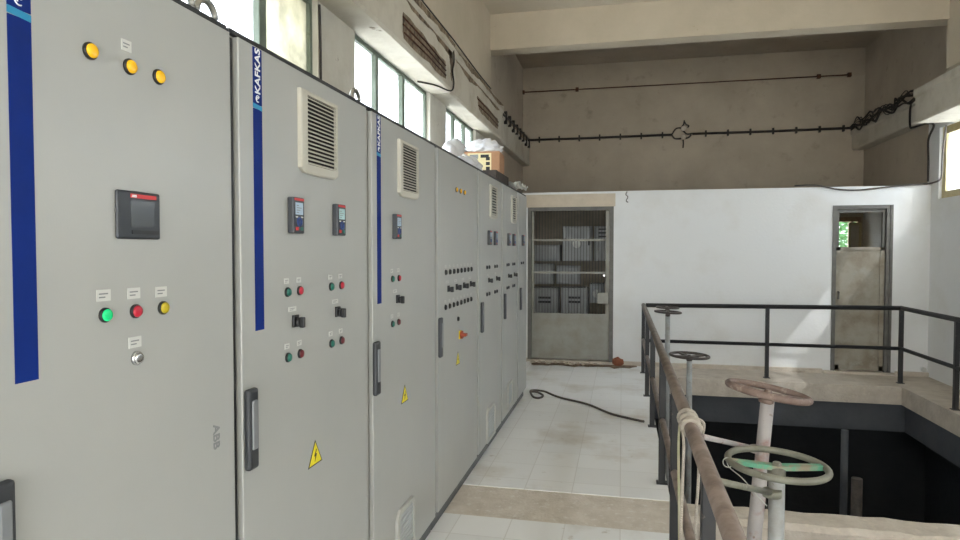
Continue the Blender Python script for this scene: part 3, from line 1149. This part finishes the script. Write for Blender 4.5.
tag(obj('paper_sheet', bm, 'paper', None, (-1.01, 6.02, ZTOP)), 'crumpled white paper lying on top of the far cabinets', 'paper')

# ------------------------------------------------------------------ railings
XH = .265
ZR = .845


def post_bm(h, s=.021):
    bm = NB()
    add_bevel_box(bm, (-s, -s, 0), (s, s, h), .003, 1)
    add_box(bm, (-.035, -.035, 0), (.035, .035, .006))
    return bm


t = thing('guard_railing', 'long rusty-topped railing along the walkway, running away from the camera beside the handwheels', 'railing', (XH, 8.18, 0))
bm = NB()
add_tube(bm, [(0, 0, ZR), (0, -7.6, ZR)], .027, 16)
obj('handrail', bm, 'handrail', t)
bm = NB()
add_tube(bm, [(0, 0, .415), (0, -7.6, .415)], .02, 12)
obj('middle_rail', bm, 'handrail', t)
for y in (8.18, 6.89, 5.70, 4.32, 3.32, 2.06, .75):
    obj('post', post_bm(ZR - .01), 'rail', t, (0, y - 8.18, 0))

t = thing('guard_railing', 'black painted railing across the far side of the pit and round its right corner', 'railing', (XH + .06, 8.18, 0))
bm = NB()
add_tube(bm, [(-.032, 0, ZR), (2.865 - .06, 0, ZR + .02), (2.865 - .06, -.03, ZR + .02), (2.865 - .06, -6.6, ZR + .02)], .026, 12)
obj('handrail', bm, 'rail', t)
bm = NB()
add_tube(bm, [(-.038, 0, .405), (2.865 - .06, 0, .40), (2.865 - .06, -.03, .40), (2.865 - .06, -6.6, .42)], .021, 12)
obj('middle_rail', bm, 'rail', t)
for x, y in ((1.70 - XH - .06, 0), (2.865 - .06, 0), (2.865 - .06, -1.25), (2.865 - .06, -2.6), (2.865 - .06, -3.9), (2.865 - .06, -5.2), (2.865 - .06, -6.5)):
    obj('post', post_bm(ZR), 'rail', t, (x, y, 0))


# ------------------------------------------------------------------ valve handwheels
def at_depth(x, y, Z):
    return Vector((0, 0, EYE)) + ray(x, y) * Z


def valve(label, px, Z, r, rim_r, wheel_m, stem_m, spoke_m, tilt, bars, base_xy=None, stem_r=.028, zoff=.0, spin=0.0):
    c = at_depth(px[0], px[1], Z)
    base = Vector((base_xy[0], base_xy[1], ZP)) if base_xy else Vector((c.x, c.y, ZP))
    t = thing('valve_handwheel', label, 'valve wheel', base, 'valve wheels rising from the pit')
    top = c - base
    wheel = bpy.data.objects.new('handwheel', None)
    bm = NB()
    k = 48
    add_tube(bm, [(r * math.cos(2 * PI * i / k), r * math.sin(2 * PI * i / k), 0) for i in range(k)], rim_r, 12, closed=True)
    rim = obj('rim', bm, wheel_m, t, top)
    rim.rotation_euler = (tilt[0], tilt[1], spin)
    for i in range(bars):
        a = PI * i / bars
        bm = NB()
        d = Vector((math.cos(a), math.sin(a), 0))
        n = Vector((-d.y, d.x, 0))
        h = Vector((0, 0, 1))
        prof = []
        for s in (-1, -.5, 0, .5, 1):
            wv = .013 + .008 * (1 - abs(s))
            zz = -.012 * (1 - abs(s))
            p = d * (s * r)
            prof.append([bm.verts.new(p + n * wv * q + h * (zz + .008 * e)) for q, e in ((-1, -1), (1, -1), (1, 1), (-1, 1))])
        for A, B in zip(prof, prof[1:]):
            for j in range(4):
                bm.faces.new((A[j], A[(j + 1) % 4], B[(j + 1) % 4], B[j]))
        bm.faces.new(prof[0])
        bm.faces.new(prof[-1][::-1])
        obj('spoke', bm, spoke_m, rim)
    bm = NB()
    add_lathe(bm, [(-.05, stem_r * 1.0), (-.045, stem_r * 1.12), (-.014, stem_r * 1.12), (-.008, stem_r * .7), (.006, stem_r * .5), (.008, stem_r * .4)], 'Z', 18)
    obj('hub', bm, wheel_m, rim)
    bm = NB()
    p1 = top - Vector((0, 0, .02))
    add_tube(bm, [(0, 0, 0), p1 * .5, p1 * .93, p1 * .931, p1], [stem_r * 1.15, stem_r * 1.12, stem_r * 1.08, stem_r, stem_r], 16)
    obj('stem', bm, stem_m, t)
    bm = NB()
    add_lathe(bm, [(0, .11), (.02, .11), (.022, .06), (.12, .055), (.125, .04), (.13, .04)], 'Z', 18)
    obj('valve_body', bm, stem_m, t)
    return t, base, top


c4 = at_depth(777, 464, 2.32)
v4, b4_, t4 = valve('green-spoked handwheel closest to the camera, on a pale grey stem', (777, 464), 2.32, .167, .0125, 'wheel_green', 'stem_pale', 'spoke_green', (R(1), R(2.5)), 1, stem_r=.028, spin=R(8))
c3 = at_depth(768, 394, 2.72)
v3, b3_, t3 = valve('rusty brown handwheel on a faded red stem behind the green-spoked wheel', (768, 391.5), 2.72, .160, .0145, 'wheel_brown', 'stem_pink', 'wheel_brown', (R(-4.5), R(9)), 1, (c3.x - .33, c3.y + .02), stem_r=.028, spin=R(-14))
v2, b2_, t2 = valve('small dark handwheel halfway along the railing, on a slim pale stem', (689.5, 355.5), 5.95, .172, .013, 'wheel_dark', 'stem_pale', 'wheel_dark', (R(1), R(2)), 2, stem_r=.025, spin=R(30))
v1, b1_, t1_ = valve('lower of the two small dark handwheels at the far corner of the railing', (668, 312), 7.25, .142, .011, 'wheel_dark', 'stem_pale', 'wheel_dark', (R(0), R(3)), 2, stem_r=.024)
v0, b0_, t0_ = valve('upper of the two small dark handwheels, furthest away at the railing corner', (667.5, 307.5), 7.62, .128, .010, 'wheel_dark', 'stem_pale', 'wheel_dark', (R(0), R(2)), 2, stem_r=.024)


# stay bars from the railing posts to the two near stems
def stay(parent, base, a, b, r, m):
    bm = NB()
    add_tube(bm, [a - base, b - base], r, 10)
    mid = b - base
    d = (a - b).normalized()
    add_lathe(bm, [(-.012, .032), (.012, .032)], 'Z', 16, 0, mid)
    return obj('stay_bar', bm, m, parent)


pa = at_depth(757, 449, 2.75)
stay(v3, b3_, on_x(702, 436.5, XH + .03), pa, .011, 'stem_pink')
pb = at_depth(772, 493, 2.30)
stay(v4, b4_, on_x(718, 481, XH + .027), pb, .011, 'wheel_green')

# thin loose wire on the near wheel
a = at_depth(735, 462, 2.26)
pts = smooth_path([c4 + Vector((-.178, -.02, .016)), c4 + Vector((-.165, -.01, -.02)), at_depth(742, 478, 2.25), at_depth(755, 493, 2.23), at_depth(767, 506, 2.22)], 5)
bm = NB()
add_tube(bm, pts, .0018, 6)
k = 18
add_tube(bm, [c4 + Vector((-.17, -.02, .0)) + Vector((.018 * math.cos(2 * PI * i / k), 0, .018 * math.sin(2 * PI * i / k))) for i in range(k)], .002, 6, closed=True)
tag(obj('tie_wire', bm, 'wire'), 'thin pale wire twisted on the near handwheel rim and hanging loose', 'wire')

# rope wound round the handrail
yr = 2.63
bm = NB()
pts = []
for i in range(6 * 16 + 1):
    a = 2 * PI * i / 16
    pts.append((XH + .034 * math.cos(a), yr - .10 + .036 * i / 16 + .01 * math.sin(a * .5), ZR + .034 * math.sin(a)))
add_tube(bm, pts, .008, 7)
loop = smooth_path([(XH - .034, yr - .03, ZR), (XH - .03, yr - .10, ZR - .05), (XH - .034, yr - .10, ZR - .25), (XH - .04, yr - .12, .35), (XH - .035, yr - .12, .10), (XH - .04, yr - .08, .009)], 8)
add_tube(bm, loop, .006, 7)
loop = smooth_path([(XH + .034, yr + .03, ZR), (XH + .042, yr + .02, ZR - .06), (XH + .035, yr + .0, ZR - .25), (XH + .03, yr + .02, .45), (XH + .036, yr + .03, .24)], 8)
add_tube(bm, loop, .006, 7)
loop = smooth_path([(XH + .03, yr, ZR + .02), (XH + .055, yr + .01, ZR + .0), (XH + .05, yr + .02, ZR - .05), (XH + .034, yr + .01, ZR - .03)], 6)
add_tube(bm, loop, .006, 7)
ro = tag(obj('rope', bm, 'rope'), 'pale rope wound round the rusty handrail with ends hanging down', 'rope')
bm = NB()
loop = smooth_path([(XH - .034, yr + .02, ZR), (XH - .042, yr - .02, ZR - .09), (XH - .04, yr - .04, ZR - .3), (XH - .036, yr - .03, .3), (XH - .038, yr - .02, .012)], 8)
add_tube(bm, loop, .005, 7)
obj('cord', bm, 'ropegreen', ro)['label'] = 'greenish hanging strand'

# ------------------------------------------------------------------ cable on the floor
pts = [on_z(x, y, .011) for x, y in ((529.5, 391.5), (537, 392), (543, 395.5), (539, 398), (533, 396.5), (531, 390.5), (543, 391), (552, 394.5), (562, 398), (587, 404), (609, 413), (628, 418), (644, 421.5))]
bm = NB()
add_tube(bm, smooth_path(pts, 6), .011, 8)
tag(obj('floor_cable', bm, 'cable'), 'dark cable snaking across the pale floor from the end cabinet to the railing', 'cable')

# rubble along the foot of the mesh door
rnd = random.Random(11)


def rubble(loc, s, m, name, label, cat, seed, group=None):
    q = random.Random(seed)
    bm = NB()
    bmesh.ops.create_icosphere(bm, subdivisions=2, radius=1)
    for v in bm.verts:
        k = 1 + q.uniform(-.22, .22)
        v.co = Vector((v.co.x * s[0] * k, v.co.y * s[1] * k, v.co.z * s[2] * k))
    zm = min(v.co.z for v in bm.verts)
    for v in bm.verts:
        v.co.z -= zm
    return tag(obj(name, bm, m, None, loc), label, cat, group)


for i in range(12):
    x = D1[0] + .06 + (D1[1] - D1[0] - .25) * (i + .5) / 12 + rnd.uniform(-.02, .02)
    rubble((x, YB - .07 - rnd.uniform(.0, .12), 0), (.018 + rnd.uniform(0, .022), .018 + rnd.uniform(0, .015), .010 + rnd.uniform(0, .012)), 'stone', 'rubble_piece',
           'small pale lump of rubble strewn along the foot of the mesh door', 'rubble', 20 + i, 'rubble at the mesh door')
rubble((-.04, YB - .11, 0), (.075, .05, .055), 'brick', 'brick_fragment', 'reddish broken brick on the floor at the right foot of the mesh door', 'brick', 77)
bm = NB()
pts = []
for i in range(30):
    t_ = i / 29
    pts.append((lerp(XL + .5, .2, t_), YB - .22 - .06 * math.sin(i * 1.7) - .04 * math.sin(i * .6)))
add_prism(bm, pts + [(.2, YB - .05), (XL + .5, YB - .05)], 'Z', .0005, .004)
bmesh.ops.triangulate(bm, faces=[f for f in bm.faces if len(f.verts) > 4])
o = obj('floor_dirt', bm, 'dirt')
o['kind'] = 'stuff'
tag(o, 'brown swept dirt along the floor in front of the mesh door', 'dirt')

# ------------------------------------------------------------------ conduits and cables on the walls
zc = 3.40
t = thing('wall_conduit', 'long dark conduit with clamps running across the far grey wall', 'conduit', (0, YG, zc))
xk = on_y(682, 131, YG).x
for x0, x1 in ((-1.55, xk - .16), (xk + .16, 3.44)):
    bm = NB()
    add_tube(bm, [(x0, -.03, 0), ((x0 + x1) / 2, -.03, -.006), (x1, -.03, 0)], .019, 8)
    obj('pipe', bm, 'cableblack', t)
for i in range(15):
    x = -1.38 + .335 * i
    if abs(x - xk) < .2:
        continue
    bm = boxes(((x - .012, -.055, -.05), (x + .012, 0, .045)))
    obj('clamp', bm, 'cableblack', t)
bm = NB()
k = 20
add_tube(bm, smooth_path([(xk - .16, -.03, 0), (xk - .10, -.03, .09), (xk - .02, -.03, .10), (xk + .03, -.03, .04), (xk + .08, -.03, .0), (xk + .17, -.03, .01)], 5), .012, 7)
add_tube(bm, smooth_path([(xk - .16, -.03, 0), (xk - .12, -.03, -.06), (xk - .04, -.03, -.07), (xk + .01, -.03, -.06), (xk + .09, -.03, -.06), (xk + .14, -.03, -.01)], 5), .012, 7)
add_tube(bm, smooth_path([(xk - .02, -.03, .10), (xk + .02, -.04, .16), (xk + .03, -.05, .22)], 5), .011, 7)
add_tube(bm, smooth_path([(xk + .03, -.05, .20), (xk + .06, -.05, .15), (xk + .10, -.05, .13), (xk + .08, -.05, .10)], 5), .011, 7)
add_tube(bm, smooth_path([(xk + .01, -.03, -.06), (xk + .02, -.03, -.13), (xk + .015, -.03, -.22)], 5), .011, 7)
obj('loose_wiring', bm, 'cableblack', t)
for dx, dz in ((.02, .09), (.02, -.05)):
    bm = NB()
    add_lathe(bm, [(-.06, .03), (-.055, .04), (0, .04)], 'Y', 14, 0, (xk + dx, 0, dz))
    obj('insulator', bm, 'concrete', t)

# tie rod high on the far wall
t = thing('tie_rod', 'thin rusty rod high on the far grey wall above the clamped conduit', 'rod', (0, YG - .02, 4.21))
bm = NB()
add_tube(bm, [(-1.66, -.01, 0), (3.40, -.01, 0)], .009, 7)
obj('rod', bm, 'rust', t)
for x in (-1.66, -.75, 3.38, 2.95):
    bm = boxes(((x - .025, -.03, -.03), (x + .025, .02, .03)))
    obj('bracket', bm, 'rust', t)

# left beam wiring
bm = NB()
add_tube(bm, smooth_path([(-1.545, 8.15, 3.30), (-1.535, 9.0, 3.33), (-1.535, 9.9, 3.36), (-1.545, 10.8, 3.38)], 6), .018, 8)
o = tag(obj('beam_cable', bm, 'cableblack'), 'black cable clipped to the far end of the left wall beam', 'cable')
for i in range(9):
    y = 8.2 + i * .31
    bm = boxes(((-1.555, y - .02, 3.24 - .02 * (i % 2)), (-1.515, y + .02, 3.385)))
    obj('clip', bm, 'cableblack', o)
bm = NB()
add_tube(bm, smooth_path([(-1.449, 1.0, 3.366), (-1.449, 3.0, 3.366), (-1.449, 5.2, 3.366), (-1.452, 5.6, 3.366), (-1.47, 6.6, 3.366), (-1.47, 7.2, 3.366)], 5), .006, 7)
tag(obj('beam_cable', bm, 'cableblack'), 'thin dark cable along the top edge of the left wall beam above the windows', 'cable')
bm = NB()
xo = -1.462
add_tube(bm, smooth_path([(xo, 5.50, 3.34), (xo, 5.53, 3.20), (xo, 5.48, 3.10), (xo, 5.52, 3.00), (xo - .01, 5.45, 2.92), (-1.55, 5.25, 2.922), (-1.66, 5.1, 2.922)], 6), .007, 7)
tag(obj('beam_cable', bm, 'cableblack'), 'black cable bending down the left beam joint between two windows', 'cable')
# wire at the first window jamb
bm = NB()
add_tube(bm, smooth_path([(XL + .008, 3.366, 2.91), (XL + .01, 3.37, 2.7), (XL + .008, 3.375, 2.4), (XL + .008, 3.37, 2.15), (XL + .008, 3.372, 1.9)], 6), .007, 7)
tag(obj('jamb_cable', bm, 'cableblack'), 'dark cable running down beside the yellowed window pane', 'cable')

# right side: tangled cables on the far beam, loop and drop
bm = NB()
rnd = random.Random(5)
for k in range(7):
    pts = []
    for i in range(14):
        y = 10.85 - (10.85 - 8.36) * i / 13
        x = lerp(3.425, 3.415, i / 13)
        pts.append((x - rnd.uniform(0, .06), y + rnd.uniform(-.03, .03), 3.375 + rnd.uniform(-.07, .12) * (1 if 8.6 < y < 10.6 else .35)))
    add_tube(bm, smooth_path(pts, 4), .006 + .004 * (k % 3), 6)
tag(obj('cable_bundle', bm, 'cableblack'), 'tangled black cables hanging along the top of the far right beam', 'cable')
t = thing('hanging_conduit', 'black conduit looping under the right beam and dropping to the partition top', 'conduit', (3.42, 8.62, 3.3))
bm = NB()
add_tube(bm, smooth_path([(0, -.30, .06), (0, .05, .03), (0, .18, -.02), (0, .20, -.15), (0, .18, -.27), (.0, .10, -.29), (.06, -.12, -.29), (.12, -.14, -.32), (.15, .06, -.45), (.155, .06, -.7), (.155, .06, -.95)], 6), .012, 7)
obj('pipe', bm, 'cableblack', t)
bm = NB()
add_tube(bm, smooth_path([(3.555, 8.22, 2.93), (3.57, 8.27, 2.86), (3.59, 8.36, 2.7), (3.60, 8.40, 2.5), (3.60, 8.42, 2.36), (3.58, 8.55, 2.325), (3.5, 8.66, 2.318), (3.2, 8.67, 2.30), (2.85, 8.67, 2.265), (2.6, 8.67, 2.275), (2.35, 8.67, 2.33), (2.1, 8.69, 2.335)], 6), .010, 7)
tag(obj('wall_cable', bm, 'cable'), 'grey cable sagging along the top of the white wall to the right window', 'cable')
# hook high on the white wall
bm = NB()
p = on_y(627, 197, YB)
add_tube(bm, smooth_path([(p.x, YB + .001, p.z + .07), (p.x - .015, YB - .02, p.z + .03), (p.x + .012, YB - .02, p.z), (p.x - .01, YB - .02, p.z - .05), (p.x + .015, YB + .001, p.z - .07)], 5), .006, 6)
tag(obj('wire_hook', bm, 'cable'), 'short twisted wire hook on the white wall right of the mesh door', 'hook')
p = on_y(924, 371, YB)
bm = NB()
add_lathe(bm, [(-.03, .02), (-.028, .028), (0, .028)], 'Y', 16, 0, (p.x - .01, YB, p.z + .02))
tag(obj('wall_outlet', bm, 'plate'), 'small round white fitting low on the wall by the right corner', 'fitting')


# ------------------------------------------------------------------ behind the mesh door: switch boxes on a board
YS = 10.70


def sbox(label, x0, y0, x1, y1, d, extra=None, name='switch_box', group='switch boxes behind the mesh door'):
    a, b = on_y(x0, y1, YS - d), on_y(x1, y0, YS - d)
    t = thing(name, label, 'switch box', ((a.x + b.x) / 2, YG - .03, a.z), group)
    w, h = b.x - a.x, b.z - a.z
    D = YG - .03 - (YS - d)
    bm = NB()
    add_bevel_box(bm, (-w / 2, -D + .02, 0), (w / 2, 0, h), .008)
    obj('body', bm, 'box_grey', t)
    bm = NB()
    add_bevel_box(bm, (-w / 2 + .02, -D, .02), (w / 2 - .02, -D + .022, h - .02), .006)
    obj('door', bm, 'box_grey', t)
    if extra:
        extra(t, w, h, -D)
    return t


def gauge(t, w, h, D):
    bm = NB()
    add_lathe(bm, [(D - .02, .05), (D - .016, .07), (D, .075)], 'Y', 20, 0, (0, 0, h * .5))
    obj('meter', bm, 'plate', t)
    bm = boxes(((w / 2 - .06, D - .015, h * .45), (w / 2 - .03, D, h * .6)))
    obj('latch', bm, 'black', t)


def slots(t, w, h, D):
    for dz in (0, .07):
        bm = boxes(((-.1, D - .012, h * .62 - dz), (.1, D, h * .62 - dz + .035)))
        obj('slot', bm, 'black', t)


def stripe(t, w, h, D):
    for k in range(3):
        bm = boxes(((-w * .25, D - .006, h * .68 + k * .06), (w * .25, D, h * .68 + k * .06 + .022)))
        obj('slot', bm, 'black', t)


sbox('large square grey switch box with round meter behind the mesh door', 562.5, 226, 592, 261, .22, gauge)
sbox('narrow grey switch box at the right, behind the mesh door, with three slots', 594, 226, 611, 261, .18, stripe)
sbox('wide low grey switch box at upper left behind the mesh door', 531, 245, 560, 261, .16)
sbox('grey switch box in the middle row at the left behind the door crossbar', 531, 264, 553, 284, .12)
sbox('grey switch box in the middle row just left of centre behind the mesh door', 556, 266, 580, 284, .1)
sbox('lower left grey box with two black slots behind the mesh door', 531, 288, 558, 316, .2, slots)
sbox('lower middle grey box with two black slots behind the mesh door', 561, 288, 588, 316, .2, slots)

sbox('lower right grey switch box next to the lock box behind the mesh door', 590, 284, 604, 303, .2, gauge)
# pipes down in the pit
for (x, Yp, zt, lab, m) in ((858, 6.9, -.72, 'short vertical pipe standing in the dark pit', 'wheel_dark'), (845, 7.3, -.35, 'taller thin vertical pipe standing further back in the pit', 'pitbeam')):
    p = on_y(x, 420, Yp)
    t = thing('pit_pipe', lab, 'pipe', (p.x, Yp, ZP))
    bm = NB()
    add_tube(bm, [(0, 0, 0), (0, 0, zt - ZP)], .05 if m == 'wheel_dark' else .035, 14)
    obj('pipe', bm, m, t)
    bm = NB()
    add_lathe(bm, [(0, .1), (.02, .1), (.022, .05)], 'Z', 16)
    obj('flange', bm, m, t)

# ------------------------------------------------------------------ tree outside the back-room window
t = thing('tree', 'leafy green tree outside seen through the pane of the right door', 'tree', (4.15, 13.4, -.3))
bm = NB()
add_tube(bm, [(0, 0, 0), (.05, 0, .8), (0, .05, 1.6)], [.10, .08, .05], 10)
obj('trunk', bm, 'bark', t)
bm = NB()
rnd = random.Random(9)
for i in range(3500):
    while True:
        p = Vector((rnd.uniform(-1, 1), rnd.uniform(-1, 1), rnd.uniform(-1, 1)))
        if p.length < 1:
            break
    p = Vector((p.x * .95, p.y * .8, 1.9 + p.z * .85))
    d = Vector((rnd.uniform(-1, 1), rnd.uniform(-1, 1), rnd.uniform(-1, 1))).normalized()
    s, u = frame_of(d)
    L, W_ = .055, .024
    f = bm.faces.new([bm.verts.new(p + q) for q in (s * -L, u * W_, s * L, u * -W_)])
obj('foliage', bm, 'leaf', t)

# ------------------------------------------------------------------ light: overcast daylight through the openings
w = bpy.data.worlds.new('world')
SC.world = w
w.use_nodes = True
nt = w.node_tree
bg = nt.nodes['Background']
bg.inputs['Color'].default_value = (0.93, 0.97, 1.0, 1)
tcw = nt.nodes.new('ShaderNodeTexCoord')
sep = nt.nodes.new('ShaderNodeSeparateXYZ')
nt.links.new(tcw.outputs['Generated'], sep.inputs[0])
mrw = nt.nodes.new('ShaderNodeMapRange')
mrw.inputs['To Min'].default_value = 2.0
mrw.inputs['To Max'].default_value = 6.0
nt.links.new(sep.outputs['Z'], mrw.inputs['Value'])
nt.links.new(mrw.outputs['Result'], bg.inputs['Strength'])
sun = bpy.data.lights.new('hazy_sun', 'SUN')
sun.energy = 1.0
sun.angle = R(0.5)
sun.color = (1.0, 0.97, 0.92)
so = bpy.data.objects.new('hazy_sun', sun)
COL.objects.link(so)
so.location = (8, 0, 12)
so.rotation_euler = Vector((-1.0, 1.1, -1.42)).to_track_quat('-Z', 'Y').to_euler()


def portal(name, loc, rot, sx, sy):
    l = bpy.data.lights.new(name, 'AREA')
    l.shape = 'RECTANGLE'
    l.size, l.size_y = sx, sy
    l.cycles.is_portal = True
    o = bpy.data.objects.new(name, l)
    COL.objects.link(o)
    o.location = loc
    o.rotation_euler = rot


for a, b in WB:
    portal('window_portal', (XL - .2, (a + b) / 2, (ZS + ZT) / 2), (0, R(-90), 0), ZT - ZS, b - a)
portal('window_portal', (XL - .2, (BW[0] + BW[1]) / 2, (BW[2] + BW[3]) / 2), (0, R(-90), 0), BW[3] - BW[2], BW[1] - BW[0])
for a, b in RB:
    portal('window_portal', (XR + .2, (a + b) / 2, (ZRS + ZRT) / 2), (0, R(90), 0), ZRT - ZRS, b - a)
portal('added_gate_portal', ((GW[0] + GW[1]) / 2, YF - .15, GW[2] / 2), (R(90), 0, 0), GW[1] - GW[0], GW[2])
portal('window_portal', ((wx0 + wx1) / 2, YG + .18, (wz0 + wz1) / 2), (R(-90), 0, 0), wx1 - wx0, wz1 - wz0)

vs_ = SC.view_settings
vs_.view_transform = 'Standard'
vs_.look = 'None'
vs_.gamma = 1.0
vs_.use_curve_mapping = False
vs_.exposure = 1.68
SC.cycles.max_bounces = 10
SC.cycles.diffuse_bounces = 6
